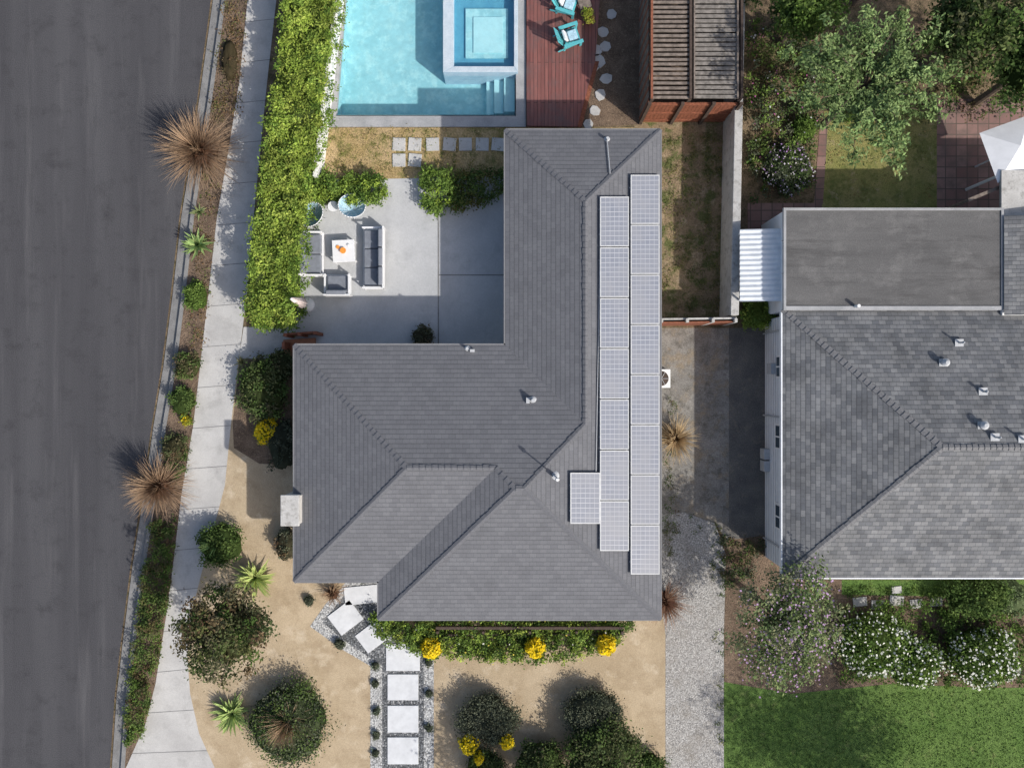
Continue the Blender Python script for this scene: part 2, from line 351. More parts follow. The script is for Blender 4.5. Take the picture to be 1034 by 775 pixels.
def branchy(name,px,py,r,zc,pal,nb=34,trunk=.13,per=30):
    """open crown: arching boughs radiating from the trunk, each carrying leaf sprays"""
    c=W(px,py,zc); R=r/S*(H-zc)/H; f=Fol(); b=MB(); base=Vector((c[0],c[1],0)); fk=Vector((c[0],c[1],zc-1.1)); b.tube(base,fk,trunk,trunk*.8,'bark',10)
    cc=[]
    for i in range(nb):
        a=i*2.399+random.uniform(-.2,.2); L=R*random.choice([.5,.8,1,1])*random.uniform(.8,1.12); el=random.uniform(.1,.9)
        prev=fk
        for k in range(1,7):
            t=k/6; q=fk+Vector((math.cos(a+.3*t*math.sin(i))*L*t,math.sin(a+.3*t*math.sin(i))*L*t,1.3*math.sin(t*2.2)*el+.2*t)); b.tube(prev,q,trunk*.4*(1.05-t),trunk*.4*(.95-t)+.008,'bark',6); prev=q
            if k>1:
                for _ in range(3): cc.append([q.x+random.gauss(0,.08+.1*t),q.y+random.gauss(0,.08+.1*t),q.z+random.gauss(0,.1)])
    f.clumps(np.array(cc),.17,per,pal,.15,.4,.5,up=.8)
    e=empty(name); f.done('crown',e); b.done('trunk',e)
def tuft(name,px,py,r,h,n=230,ce=(.30,.18,.10),cm=(.15,.08,.05),tip=(.42,.30,.20),w=.03,z=.3,up=(.25,1.45)):
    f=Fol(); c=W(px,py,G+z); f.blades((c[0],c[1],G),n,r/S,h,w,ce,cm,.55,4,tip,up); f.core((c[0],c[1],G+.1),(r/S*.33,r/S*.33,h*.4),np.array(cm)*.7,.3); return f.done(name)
def agave(name,px,py,r,h=.6,n=46,ce=(.55,.58,.20),cm=(.22,.33,.11),w=.17):
    c=W(px,py,G+.2); f=Fol()
    f.blades((c[0],c[1],G),n,r/S,h,w,ce,cm,.25,4,None,(.12,1.3)); return f.done(name)
def cover(name,poly,h,n,per,pal,L=.09,rad=.14,wd=.6,zt=.5,fl=None,nf=0):
    P=WL(poly,G+h*.6); q=inpoly(P,n); z=G+h*rng.uniform(0,1,n)**zt*(.75+.35*np.sin(q[:,0]*3.1+q[:,1])*np.cos(q[:,1]*3.7))
    f=Fol(); cc=np.column_stack([q,z]); f.clumps(cc,rad,per,pal,L,wd)
    if fl is not None:
        k=rng.integers(0,n,nf); t=cc[k]+rng.normal(size=(nf,3))*.1; t[:,2]+=.12; f.flowers(t,fl,.08)
    return f.done(name)
# ---------------------------------------------------------------- ground & street
hx0,hx1,hy0,hy1=333,525,-64,121     # pool opening
def holed(name,x0,x1,y0,y1,z,m,left=None):
    b=MB()
    def poly(pts):
        P=WL(pts,z); b.face(P[::-1],m)
    if left is None:
        poly([(x0,y0),(x1,y0),(x1,hy0),(x0,hy0)]); poly([(x0,hy1),(x1,hy1),(x1,y1),(x0,y1)])
        poly([(x0,hy0),(hx0,hy0),(hx0,hy1),(x0,hy1)]); poly([(hx1,hy0),(x1,hy0),(x1,hy1),(hx1,hy1)])
    else:
        A=[p for p in left if p[1]<hy0]; B=[p for p in left if hy0<p[1]<hy1]; C=[p for p in left if p[1]>hy1]
        xa=np.interp(hy0,[p[1] for p in left],[p[0] for p in left]); xb=np.interp(hy1,[p[1] for p in left],[p[0] for p in left])
        P=lambda pts:b.face(WL(pts,z),m)
        P(A+[(xa,hy0),(x1,hy0),(x1,A[0][1])]); P([(xa,hy0)]+B+[(xb,hy1),(hx0,hy1),(hx0,hy0)])
        P([(hx1,hy0),(hx1,hy1),(x1,hy1),(x1,hy0)]); P([(xb,hy1)]+C+[(x1,C[-1][1]),(x1,hy1)])
    return b.done(name)
holed('ground',-6000,7000,-6000,7000,-.03,'soil')
curb=[(262,-400),(224,0),(213,80),(203,150),(192,220),(183,300),(174,370),(164,430),(154,500),(143,570),(134,640),(127,700),(122,775),(116,1000),(112,1300)]
swl=[(290,-400),(250,0),(242,80),(231,150),(219,220),(210,300),(202,370),(195,430),(183,500),(176,560),(168,620),(157,690),(147,730),(127,775),(121,1000),(117,1300)]
swr=[(318,-400),(279,0),(270,80),(263,150),(256,220),(249,300),(240,370),(233,430),(227,490),(214,540),(203,580),(193,620),(189,660),(192,700),(201,740),(217,775),(225,1000),(225,1300)]
sheet('street',[(p[0]-11,p[1]) for p in curb]+[(-150,1300),(-110,-400)],0,'asphalt')
b=MB(); P=[(p[0]-9,p[1]) for p in curb]; Q=curb
for i in range(len(curb)-1): b.face([W(*P[i],.004),W(*P[i+1],.004),W(*Q[i+1],.004),W(*Q[i],.004)],'gutter')
b.done('gutter')
b=MB()
for i in range(len(curb)-1):
    a,c=curb[i],curb[i+1]; b.prism([W(*a)[:2],W(*c)[:2],W(c[0]+4,c[1])[:2],W(a[0]+4,a[1])[:2]],-.05,G+.012,'gutter')
b.done('kerb')
b=MB(); b.prism(WL([(-110,-400),(-150,1300),(-154,1300),(-114,-400)]),-.05,G,'gutter'); b.done('kerb')
sheet('sidewalk',[(-116,-400),(-156,1300),(-200,1300),(-160,-400)],.02,'concrete')
holed('yard_ground',0,3000,0,0,G,'soil',left=[(p[0]+3.5,p[1]) for p in curb])
z=G+.004
sheet('planting_strip',[(p[0]+4,p[1]) for p in curb]+swl[::-1],z,'mulch')
sheet('sidewalk',swl+swr[::-1],z+.004,'concrete')
b=MB(); 
def interp(path,y): return np.interp(y,[p[1] for p in path],[p[0] for p in path])
for y in range(-60,1000,41):
    x0,x1=interp(swl,y),interp(swr,y-3); b.face([W(x0,y,z+.008),W(x0,y+.6,z+.008),W(x1,y-2.4,z+.008),W(x1,y-3,z+.008)],'gutter')
b.done('sidewalk_joints')
sheet('gravel_yard',[p for p in swr if 430<=p[1]<=1000]+[(672,1000),(674,560),(600,560),(330,450),(300,352),(240,352)],z,'dg')
sheet('planter_bed',[(243,354),(235,425),(236,452),(262,468),(335,470),(335,354)],z+.004,'mulch')
sheet('dry_lawn',[(320,129),(640,129),(640,100),(665,100),(665,200),(500,200),(310,200)],z,'dry')
sheet('side_yard',[(640,124),(743,122),(738,320),(640,320)],z+.004,'yard')
sheet('patio',[(318,182),(520,178),(560,350),(290,356),(303,300),(304,205)],z+.004,'patio')
b=MB()
for (x0,y0,x1,y1) in[(442,182,443.3,349),(443,277,520,278.2)]: b.face([W(x0,y1,z+.01),W(x1,y1,z+.01),W(x1,y0,z+.01),W(x0,y0,z+.01)],'gutter')
b.done('patio_joints')
sheet('concrete_walk',[(246,330),(300,330),(300,362),(241,362)],z+.008,'concrete')
sheet('driveway',[(655,331),(736,331),(736,548),(722,528),(690,517),(655,520)],z,'drive')
sheet('driveway_edge',[(736,331),(775,331),(775,542),(736,548)],z+.001,'oldasph')
sheet('gravel_driveway',[(655,520),(690,517),(722,528),(733,560),(731,640),(731,1000),(672,1000),(672,640)],z+.004,'gravel')
sheet('planter_soil',[(733,545),(775,540),(1100,585),(1100,700),(731,700)],z+.002,'mulch')
sheet('lawn',[(731,688),(800,700),(900,690),(1000,694),(1400,690),(1400,1100),(731,1100)],z+.006,'lawn')
sheet('side_lawn',[(850,585),(1100,585),(1100,604),(850,600)],z+.007,'lawn')
sheet('garden_lawn',[(832,112),(950,112),(950,215),(830,215)],z+.004,'lawn2')
sheet('brick_patio',[(946,100),(1200,100),(1200,240),(946,240)],z+.006,'brick')
sheet('brick_path',[(828,124),(836,124),(831,206),(822,206)],z+.008,'brick')
sheet('brick_path',[(755,205),(830,205),(830,232),(755,232)],z+.010,'brick')
sheet('garden_gravel',[(600,0),(645,0),(645,126),(585,128)],z+.006,'mulch')
# ---------------------------------------------------------------- pool
pool=empty('swimming_pool')
inn=[(353,-62),(339,117),(521,117),(521,-62)]; out=[(341,-70),(327,128),(531,128),(531,-70)]
b=MB()
zt=G+.05
for i in range(4):
    j=(i+1)%4; q=[out[i],out[j],inn[j],inn[i]]; b.prism([p[:2] for p in WL(q,zt)],G-.25,zt,'coping')
b.done('coping',pool)
b=MB(); PI=[W(*p,0)[:2] for p in inn]
b.face([(x,y,-.9) for x,y in PI],'plaster')
for i in range(4):
    a,c=PI[i],PI[(i+1)%4]; b.face([(a[0],a[1],-.9),(c[0],c[1],-.9),(c[0],c[1],G),(a[0],a[1],G)],'plaster')
b.done('basin',pool)
b=MB()
for i,(x0,x1) in enumerate([(491,499),(499,509),(509,520)]):
    b.prism([W(*p,-.4)[:2] for p in[(x0,72),(x0,114),(x1-.4,114),(x1-.4,72)]],-1.0,-.65+i*.2,'plaster2')
b.done('steps',pool)
b=MB(); b.face([(x,y,.0) for x,y in PI],'water'); b.done('water',pool)
sp=empty('spa')
b=MB(); o=[(447,-30),(447,72),(523,72),(523,-30)]; ii=[(458,-20),(458,66),(519,66),(519,-20)]
for i in range(4):
    j=(i+1)%4; b.prism([p[:2] for p in WL([o[i],o[j],ii[j],ii[i]],.45)],-1.0,.36,'spatile',top='spacop')
b.done('rim',sp,bevel=.015)
b=MB(); P=[p[:2] for p in WL(ii,.2)]; b.prism(P,-.9,-.05,'plaster3'); b.prism([p[:2] for p in WL([(470,8),(470,58),(513,58),(513,8)],.1)],-.2,.03,'plaster'); 
b.prism([p[:2] for p in WL([(478,17),(478,53),(508,53),(508,17)],.1)],-.1,.07,'plaster2')
b.done('seat',sp)
b=MB(); b.face([(x,y,.27) for x,y in P],'water'); b.done('spa_water',sp)
b=MB(); b.prism([p[:2] for p in WL([(531.5,-80),(531.5,127),(583,128),(601,62),(612,-80)],.25)],G-.1,.26,'wood'); 
b.prism([p[:2] for p in WL([(583,128),(601,62),(605,62),(587,129)],.18)],G-.1,.19,'redwood')
b.done('wooden_deck')
b=MB(); b.prism([p[:2] for p in WL([(345,-60),(316,178),(320,178),(349,-60)],1.0)],0,1.05,'white'); b.done('white_garden_wall')
def stone(lst,name,size,h=.05,mat='concrete',jit=.1):
    b=MB()
    for it in lst:
        x,y=it[:2]; c=W(x,y); a=it[2] if len(it)>2 else random.uniform(-jit,jit); sx,sy=it[3:5] if len(it)>3 else (size,size)
        b.box((c[0],c[1],G+h/2),(sx/S,sy/S,h),mat,a)
    b.done(name,bevel=.01)
stone([(403,146),(419,146),(437,146),(454,146),(470,146),(487,146),(503,146),(403,162),(419,162)],'stepping_stones',13)
b=MB()
for x,y in[(622,-8),(617,15),(609,33),(601,52),(597,68),(612,80),(606,96),(600,112),(594,126),(604,62),(611,48)]:
    c=W(x,y); n=7; r=random.uniform(5.5,8)/S; a0=random.random()
    b.prism([(c[0]+r*random.uniform(.75,1.1)*math.cos(a0+k*2*math.pi/n),c[1]+r*random.uniform(.75,1.1)*math.sin(a0+k*2*math.pi/n)) for k in range(n)],G,G+.05,'concrete')
b.done('flagstone_path',bevel=.01)
sheet('path_gravel',[(313,632),(330,608),(352,585),(392,585),(386,640),(438,643),(438,1000),(374,1000),(374,672),(345,655)],z+.006,'pebble')
sheet('path_gravel',[(326,628),(345,604),(356,596),(384,600),(386,646),(428,649),(428,1000),(386,1000),(386,672),(350,648)],z+.010,'dark')
stone([(407,663,0,34,27),(407,693,0,31,26),(407,725,0,31,27),(407,757,0,31,27),(407,789,0,31,27),(407,821,0,31,27),(376,642,.65,27,22),(349,623,.65,28,24),(365,600,.1,34,18)],'paver_path',30,mat='paver',h=.05)
# ---------------------------------------------------------------- our house
ZE=2.7; K=.36
def E(px,py,d=0):
    x,y,_=W(px,py,ZE); return Vector((x,y,ZE+d/S*(H-ZE)/H*K))
def roofface(b,pts,eave,m):
    P=[E(*p) if len(p)==3 else E(p[0],p[1]) for p in pts]
    n=(P[1]-P[0]).cross(P[2]-P[0])
    if n.z<0: P=P[::-1]
    u=Vector((1,0,0)) if eave=='x' else Vector((0,1,0))
    n=(P[1]-P[0]).cross(P[2]-P[0]).normalized(); v=n.cross(u).normalized()
    if v.z<0: v=-v
    b.face(P,m,[(p.dot(u),p.dot(v)) for p in P])
def caps(b,segs,m,w0=.095):
    for (a,c,k) in segs:
        a=E(*a);c=E(*c); d=c-a; L=d.length; d.normalize(); s=d.cross(Vector((0,0,1))).normalized(); n=int(L/.2)
        for i in range(n):
            p=a+d*(L*i/n); q=a+d*(L*(i+1.15)/n); w=w0*random.uniform(.85,1.15)
            up=Vector((0,0,.038)); lo=Vector((0,0,.013))
            A=[p+up*1.0, p+s*w+Vector((0,0,-w*k+.034)), q+s*w+Vector((0,0,-w*k+.012)), q+lo, ]
            B=[p+up*1.0, q+lo, q-s*w+Vector((0,0,-w*k+.012)), p-s*w+Vector((0,0,-w*k+.034))]
            b.face(A,m); b.face(B,m)
            b.face([p+up,p-s*w+Vector((0,0,-w*k+.034)),p-s*w+Vector((0,0,-w*k)),p,p+s*w+Vector((0,0,-w*k)),p+s*w+Vector((0,0,-w*k+.034))],m)
house=empty('suburban_house')
b=MB()
a1=(416.5,467.5,119.5);a2=(501.5,467.5,119.5);a3=(520.5,486.5,138.5);a4=(528.5,486.5,138.5);a5=(588.5,426.5,78.5);a6=(588.5,209.5,78.5)
roofface(b,[(297,348),(297,587),a1],'y','roof')
roofface(b,[(297,587),(382,587),a2,a1],'x','roof')
roofface(b,[(382,587),(382,625),a3,a2],'y','roof')
roofface(b,[(382,625),(667,625),a4,a3],'x','roof')
roofface(b,[(297,348),a1,a2,a3,a4,a5,(510,348)],'x','roof')
roofface(b,[(667,625),(667,131),a6,a5,a4],'y','roof')
roofface(b,[(510,131),(510,348),a5,a6],'y','roof')
roofface(b,[(667,131),(510,131),a6],'x','roof')
b.done('roof',house)
b=MB()
h=K*.707
caps(b,[((297,348,0),a1,h),((297,587,0),a1,h),(a1,a2,K),((382,625,0),a3,h),((667,625,0),a4,h),(a3,a4,K),(a4,a5,h),(a6,a5,K),((510,131,0),a6,h),((667,131,0),a6,h),(a2,a3,h)],'cap')
b.done('ridge_caps',house)
outl=[(297,348),(297,587),(382,587),(382,625),(667,625),(667,131),(510,131),(510,348)]
def fascia(b,outl,ze,m='fascia'):
    P=[Vector(W(*p,ze)) for p in outl]; n=len(P)
    for i in range(n):
        a,c=P[i],P[(i+1)%n]; d=(c-a).normalized(); o=d.cross(Vector((0,0,1)))
        w=.045
        q=[a,c,c+o*w,a+o*w]
        b.prism([(v.x,v.y) for v in q],ze-.17,ze+.006,m)
b=MB(); fascia(b,outl,ZE); b.face([(v[0],v[1],ZE-.1) for v in WL(outl,ZE)][::-1],'stucco'); b.done('fascia',house)
def inset(outl,d,ze):
    P=[Vector(W(*p,ze)).to_2d() for p in outl]; n=len(P); R=[]
    for i in range(n):
        a,c,e=P[i-1],P[i],P[(i+1)%n]; d1=(c-a).normalized(); d2=(e-c).normalized()
        n1=Vector((-d1.y,d1.x)); n2=Vector((-d2.y,d2.x)); R.append(c+(n1+n2)*d)
    return R
wl=inset(outl,.45,ZE)
b=MB(); b.prism([(p.x,p.y) for p in wl],0,ZE-.11,'stucco'); b.done('walls',house)
def openings(parent,wl,spec,name='windows'):
    b=MB()
    for (i,t,w,hh,zb,kind) in spec:
        a=wl[i];c=wl[(i+1)%len(wl)]; d=(c-a).normalized(); o=Vector((d.y,-d.x)); p=a.lerp(c,t)
        ang=math.atan2(d.y,d.x)
        q=p+o*.03; b.box((q.x,q.y,zb+hh/2),(w+.16,.06,hh+.16),'white',ang)
        q=p+o*.065; b.box((q.x,q.y,zb+hh/2),(w,.03,hh),'glass' if kind=='w' else 'redwood',ang)
        if kind=='w': q=p+o*.085; b.box((q.x,q.y,zb+hh/2),(.05,.03,hh),'white',ang)
    b.done(name,parent)
openings(house,wl,[(0,.3,1.4,1.1,1.1,'w'),(0,.75,1.4,1.1,1.1,'w'),(1,.4,1.5,1.2,1.0,'w'),(3,.25,1.8,1.3,.9,'w'),(3,.7,1.8,1.3,.9,'w'),(4,.3,1.2,1,1.2,'w'),(4,.7,1.2,1,1.2,'w'),(6,.4,1.8,2,.2,'w'),(7,.5,2.4,2.05,.2,'w'),(2,.5,.9,2.05,.15,'d')])
def rects():
    f=(H-ZE)/H/S; g=lambda x0,x1,y0,y1:((x0-517)*f,(x1-517)*f,(387.5-y1)*f,(387.5-y0)*f)
    return [g(297,667,348,587),g(382,667,348,625),g(510,667,131,625)],[g(790,1300,312,583)]
R1,R2=rects()
def roofz(x,y,R): return ZE+K*max(max(0,min(x-r[0],r[1]-x,y-r[2],r[3]-y)) for r in R)
def onroof(px,py,off=0,R=R1):
    z=3.2
    for _ in range(12):
        x,y,_z=W(px,py,z); z=roofz(x,y,R)+off
    return Vector((x,y,z))
xE=R1[0][1]
def oneast(px,py,off):
    z=3
    for _ in range(15):
        x,y,_z=W(px,py,z); z=ZE+K*(xE-x)+off
    return Vector((x,y,z))
arr=empty('solar_panel_array')
cells=[]; y=198.5
for i in range(7): cells.append((606,y+i*51.2,635,y+i*51.2+50.2))
for i in range(8): cells.append((637,176.5+i*50.5,666,176.5+i*50.5+49.6))
cells.append((576,477,606,528.5))
nrm=Vector((K,0,1)).normalized()
for ci,(x0,y0,x1,y1) in enumerate(cells):
    b=MB(); off=.14
    A,B,C,D=oneast(x0,y1,off),oneast(x1,y1,off),oneast(x1,y0,off),oneast(x0,y0,off)
    lo=[p-nrm*.045 for p in(A,B,C,D)]; top=[A,B,C,D]
    fw=.032
    inn2=[A+Vector((fw,fw,-K*fw)),B+Vector((-fw,fw,K*fw)),C+Vector((-fw,-fw,K*fw)),D+Vector((fw,-fw,-K*fw))]
    for i in range(4):
        j=(i+1)%4; b.face([top[i],top[j],inn2[j],inn2[i]],'metal'); b.face([lo[i],lo[j],top[j],top[i]],'metal')
    b.face(lo[::-1],'metal')
    b.face([p-nrm*.004 for p in inn2],'panel',[(0,0),(1,0),(1,1),(0,1)])
    for s_ in(.25,.75):
        m0=A.lerp(D,s_)-nrm*.09; m1=B.lerp(C,s_)-nrm*.09; b.tube(m0,m1,.03,.03,'metal',4)
    b.done('solar_panel',arr)
b=MB()
for px,py,r,hh in[(538,404,.06,.3),(472,352,.05,.25),(560,480,.07,.35),(613,141,.05,.2)]:
    p=onroof(px,py,0); b.tube(p-Vector((0,0,.1)),p+Vector((0,0,hh)),r,r,'metal',12); b.tube(p-Vector((0,0,.02)),p+Vector((0,0,.03)),r*2.4,r*1.5,'metal',12)
p=onroof(561,480,0); b.tube(p,p+Vector((0,0,1.1)),.025,.025,'metal',8); b.tube(p+Vector((0,0,1.05)),p+Vector((0,0,1.15)),.07,.05,'white',12)
p=onroof(533,404,0); b.box(p+Vector((0,0,.06)),(.12,.2,.12),'metal'); 
p=onroof(477,354,0); b.box(p+Vector((0,0,.06)),(.16,.1,.1),'metal')
for i in range(14):
    a=oneast(601+.4*i,520-22*i,.05); c=oneast(601+.4*(i+1),520-22*(i+1),.05); b.tube(a,c,.015,.015,'metal',6)
a=onroof(613,141,.05); c=onroof(616,175,.05); b.tube(a,c,.02,.02,'metal',6)
b.done('roof_vents',house)
b=MB(); cz=3.35; q=[p[:2] for p in WL([(284,501),(284,530),(301,530),(301,501)],cz)]; b.prism(q,0,cz-.12,'stucco'); q=[p[:2] for p in WL([(283,499.5),(283,531),(302,531),(302,499.5)],cz)]; b.prism(q,cz-.12,cz,'blockwall'); 
b.done('chimney',house,bevel=.02)
# ---------------------------------------------------------------- neighbour house
nb=empty('neighbour_house')
b=MB(); r1=(925.5,447.5,135.5); r2=(1165,447.5,135.5)
roofface(b,[(790,312),(790,583),r1],'y','roof2'); roofface(b,[(790,583),(1300,583),r2,r1],'x','roof2')
roofface(b,[(1300,312),(790,312),r1,r2],'x','roof2'); roofface(b,[(1300,312),(1300,583),r2],'y','roof2'); b.done('roof',nb)
b=MB(); caps(b,[((790,312,0),r1,h),((790,583,0),r1,h),(r1,r2,K)],'cap2',.105); b.done('ridge_caps',nb)
o2=[(790,312),(790,583),(1300,583),(1300,312)]
b=MB(); fascia(b,o2,ZE,'nbwall'); b.face([(v[0],v[1],ZE-.1) for v in WL(o2,ZE)][::-1],'white'); b.done('fascia',nb)
wl2=inset(o2,.2,ZE); b=MB(); b.prism([(p.x,p.y) for p in wl2],0,ZE-.11,'nbwall')
for i in range(9): b.box((wl2[0].x-.006,(wl2[0].y+wl2[1].y)/2,.35+i*.26),(.012,abs(wl2[1].y-wl2[0].y),.012),'metal')
b.done('walls',nb)
openings(nb,wl2,[(0,.2,.7,.4,1.7,'w'),(0,.48,.8,.45,1.6,'w'),(0,.8,.8,.45,1.6,'w'),(1,.12,1.6,1.2,1.0,'w'),(1,.3,1.6,1.2,1.0,'w')])
b=MB(); zf=2.85
b.prism([p[:2] for p in WL([(793,212),(793,312.5),(1011,312.5),(1011,212)],zf)],0,zf,'nbwall',top='flat')
for q in([(791,210),(1013,210),(1013,212.5),(791,212.5)],[(791,212.5),(793.5,212.5),(793.5,309),(791,309)],[(1010.5,212.5),(1013,212.5),(1013,309),(1010.5,309)],[(791,309),(1013,309),(1013,313),(791,313)]):
    b.prism([p[:2] for p in WL(q,zf)],zf-.1,zf+.04,'coping')
for yy in(243,276): b.box(W(902,yy,zf+.003),(7.9,.02,.006),'flat')
b.done('flat_roof_wing',nb)
b=MB(); zf2=2.95
P=[W(*p,zf2) for p in[(1014,218),(1014,318),(1200,318),(1200,218)]]; b.prism([p[:2] for p in P],0,zf2-.1,'white')
P=[Vector(p) for p in P]; b.face([P[0],P[1],P[2]+Vector((0,0,.9)),P[3]+Vector((0,0,.9))],'roof2',[(0,0),(0,4),(6,4),(6,0)])
b.done('rear_wing',nb)
b=MB()
for px,py,r,hh,mt in[(952,366,.14,.22,'metal'),(968,346,.05,.3,'metal'),(992,395,.06,.25,'metal'),(991,429,.15,.2,'metal'),(1004,441,.05,.3,'metal'),(1032,443,.05,.3,'metal')]:
    p=onroof(px,py,0,R2); b.tube(p-Vector((0,0,.1)),p+Vector((0,0,hh)),r*.7,r*.7,mt,12); b.tube(p+Vector((0,0,hh)),p+Vector((0,0,hh+.08)),r,r*.4,mt,12); b.box(p+Vector((0,0,.04)),(.3,.26,.02),'metal',0)
p=Vector(W(866,309,zf+.2)); b.tube(p-Vector((0,0,.2)),p+Vector((0,0,.12)),.06,.06,'white',10)
b.done('roof_vents',nb)
b=MB()
x=wl2[0].x
for yy in(335,420,548): 
    c=W(781,yy,1.2); b.tube((x-.06,c[1],.1),(x-.06,c[1],2.55),.035,.035,'metal',8)
for yy,zz in((372,1.3),(458,.5),(470,.5)):
    c=W(781,yy,zz); b.box((x-.12,c[1],zz),(.22,.4,.5),'metal')
b.done('wall_fittings',nb)
b=MB(); P0=W(748,231,2.3); P1=W(792,231,2.3); y0=P0[1]; y1=W(748,304,2.3)[1]; n=56
for i in range(n):
    t0=y0+(y1-y0)*i/n; t1=y0+(y1-y0)*(i+1)/n; za=2.3+.02*math.sin(i*math.pi/2); zb=2.3+.02*math.sin((i+1)*math.pi/2)
    b.face([(P0[0],t0,za-.12),(P0[0],t1,zb-.12),(P1[0],t1,zb+.1),(P1[0],t0,za+.1)],'corr')
for yy in(y0-.1,y1+.1): b.tube((P0[0]+.1,yy,0),(P0[0]+.1,yy,2.15),.04,.04,'white',8)
b.done('corrugated_awning')
# ---------------------------------------------------------------- walls, fences
b=MB()
def strip(b,pts,w,zt,m,z0=0):
    for i in range(len(pts)-1):
        a=Vector(W(*pts[i],zt)).to_2d(); c=Vector(W(*pts[i+1],zt)).to_2d(); d=(c-a).normalized(); s=Vector((-d.y,d.x))*w/2
        b.prism([tuple(a+s),tuple(c+s),tuple(c-s),tuple(a-s)],z0,zt,m)
strip(b,[(752,-150),(746,110),(742,318)],.3,1.75,'blockwall'); b.done('block_wall',bevel=.02)
b=MB(); strip(b,[(667,322),(744,321)],.06,1.7,'blockwall',.15); strip(b,[(667,325.5),(744,324.5)],.05,1.6,'redwood',.15)
for x in(668,694,720,743): c=W(x,323.5,1.75); b.box((c[0],c[1],.9),(.1,.14,1.8),'blockwall')
b.done('side_gate')
b=MB(); strip(b,[(290,337),(318,335)],.06,1.1,'redwood',.15); strip(b,[(286,345),(286,352)],.1,1.1,'redwood',.1)
for x,y in((288,338),(302,337),(318,336)): c=W(x,y,1.2); b.box((c[0],c[1],.65),(.12,.12,1.2),'redwood')
b.done('courtyard_gate')
b=MB(); b.prism([p[:2] for p in WL([(286,343),(286,360),(318,358),(318,341)],G+.15)],0,G+.17,'terra'); b.done('brick_step',bevel=.01)
# pergola
pg=empty('pergola'); zp=2.5
b=MB(); x0,y0,_=W(657,100,zp); x1=W(750,100,zp)[0]; yN=W(659,-60,zp)[1]
xm=W(697,0,zp)[0]
for xx in(x0+.07,xm,x1-.07):
    for yy in(y0+.08,(y0+yN)/2,yN-.1): b.box((xx,yy,zp/2-.1),(.13,.13,zp-.2),'darkwood')
    b.box((xx,(y0+yN)/2,zp-.13),(.12,yN-y0,.18),'darkwood')
b.done('posts_and_beams',pg)
b=MB(); n=int((yN-y0)/.17)
for i in range(n):
    yy=y0+.05+i*.17+random.uniform(-.008,.008); sh=random.uniform(-.03,.03)
    b.box(((x0+xm)/2+sh,yy,zp),(xm-x0-.1,.09,.05),'greywood',random.uniform(-.006,.006)); 
    b.box(((x1+xm)/2+sh,yy+.02,zp+.01),(x1-xm-.3,.12,.03),'greywood2',random.uniform(-.006,.006))
b.box((x0+.03,(y0+yN)/2,zp+.06),(.08,yN-y0,.08),'redwood'); b.box((x1-.05,(y0+yN)/2,zp+.06),(.09,yN-y0,.07),'darkwood'); b.box((x1-.2,(y0+yN)/2,zp+.06),(.06,yN-y0,.07),'greywood'); b.box((xm,(y0+yN)/2,zp+.07),(.09,yN-y0,.07),'darkwood'); b.box((xm+.13,(y0+yN)/2,zp+.07),(.05,yN-y0,.07),'greywood')
b.done('slats',pg)
b=MB(); w=.14; k=int((x1-x0)/w)
for i in range(k):
    b.box((x0+w*(i+.5),y0-.03,1.15+random.uniform(-.015,.015)),(w-.012,.03,2.1),'redwood')
for zz in(.4,1.2,2.1): b.box(((x0+x1)/2,y0-.06,zz),(x1-x0,.04,.09),'redwood')
for t in(0,.36,.7,1): b.box((x0+(x1-x0)*t,y0-.1,1.2),(.12,.09,2.35),'darkwood')
k=int((yN-y0)/w)
for i in range(k): b.box((x0-.02,y0+w*(i+.5),1.15),(.03,w-.012,2.1),'greywood' if i%3 else 'redwood')
b.done('plank_walls',pg)
sheet('pergola_floor',[(640,0),(750,0),(750,122),(640,122)],z+.012,'mulch')
# ---------------------------------------------------------------- furniture
def place(e,px,py,z,rot): c=W(px,py,z); e.location=(c[0],c[1],z); e.rotation_euler=(0,0,rot); return e
ZG=G+.01
def sofa(px,py,rot,w,seats,name='outdoor_sofa'):
    e=empty(name); b=MB(); d=.85
    b.box((0,0,.2),(w,d,.06),'frame'); b.box((0,-d/2+.03,.42),(w,.06,.5),'frame')
    for s in(-1,1):
        b.box((s*(w/2-.03),0,.5),(.07,d,.05),'frame'); 
        for yy in(-d/2+.05,d/2-.05): b.box((s*(w/2-.03),yy,.25),(.06,.06,.5),'frame')
    b.done('frame',e,bevel=.01)
    b=MB(); cw=(w-.18)/seats
    for i in range(seats):
        x=-w/2+.09+cw*(i+.5); b.box((x,.06,.32),(cw-.02,d-.22,.16),'cushion'); b.box((x,-d/2+.15,.56),(cw-.04,.17,.42),'cushion',mat=Matrix.Rotation(.2,3,'X'))
    b.done('cushions',e,bevel=.045); return place(e,px,py,ZG,rot)
sofa(317,258,-math.pi/2,1.7,2); sofa(379,262,math.pi/2,2.35,3)
e=sofa(343,289,0,.98,1,'outdoor_armchair')
e=empty('coffee_table'); b=MB(); b.box((0,0,.38),(.85,.85,.05),'frame'); b.box((0,0,.15),(.7,.7,.03),'frame')
for x in(-.38,.38):
    for y in(-.38,.38): b.box((x,y,.18),(.06,.06,.36),'frame')
b.done('table',e,bevel=.012); b=MB(); b.tube((0,0,.405),(0,0,.5),.06,.12,'orange',16); b.tube((.22,.2,.405),(.22,.2,.46),.05,.05,'white',12); b.tube((-.2,.15,.405),(-.2,.15,.44),.07,.07,'orange',12); b.done('bowl',e); place(e,349,255,ZG,.05)
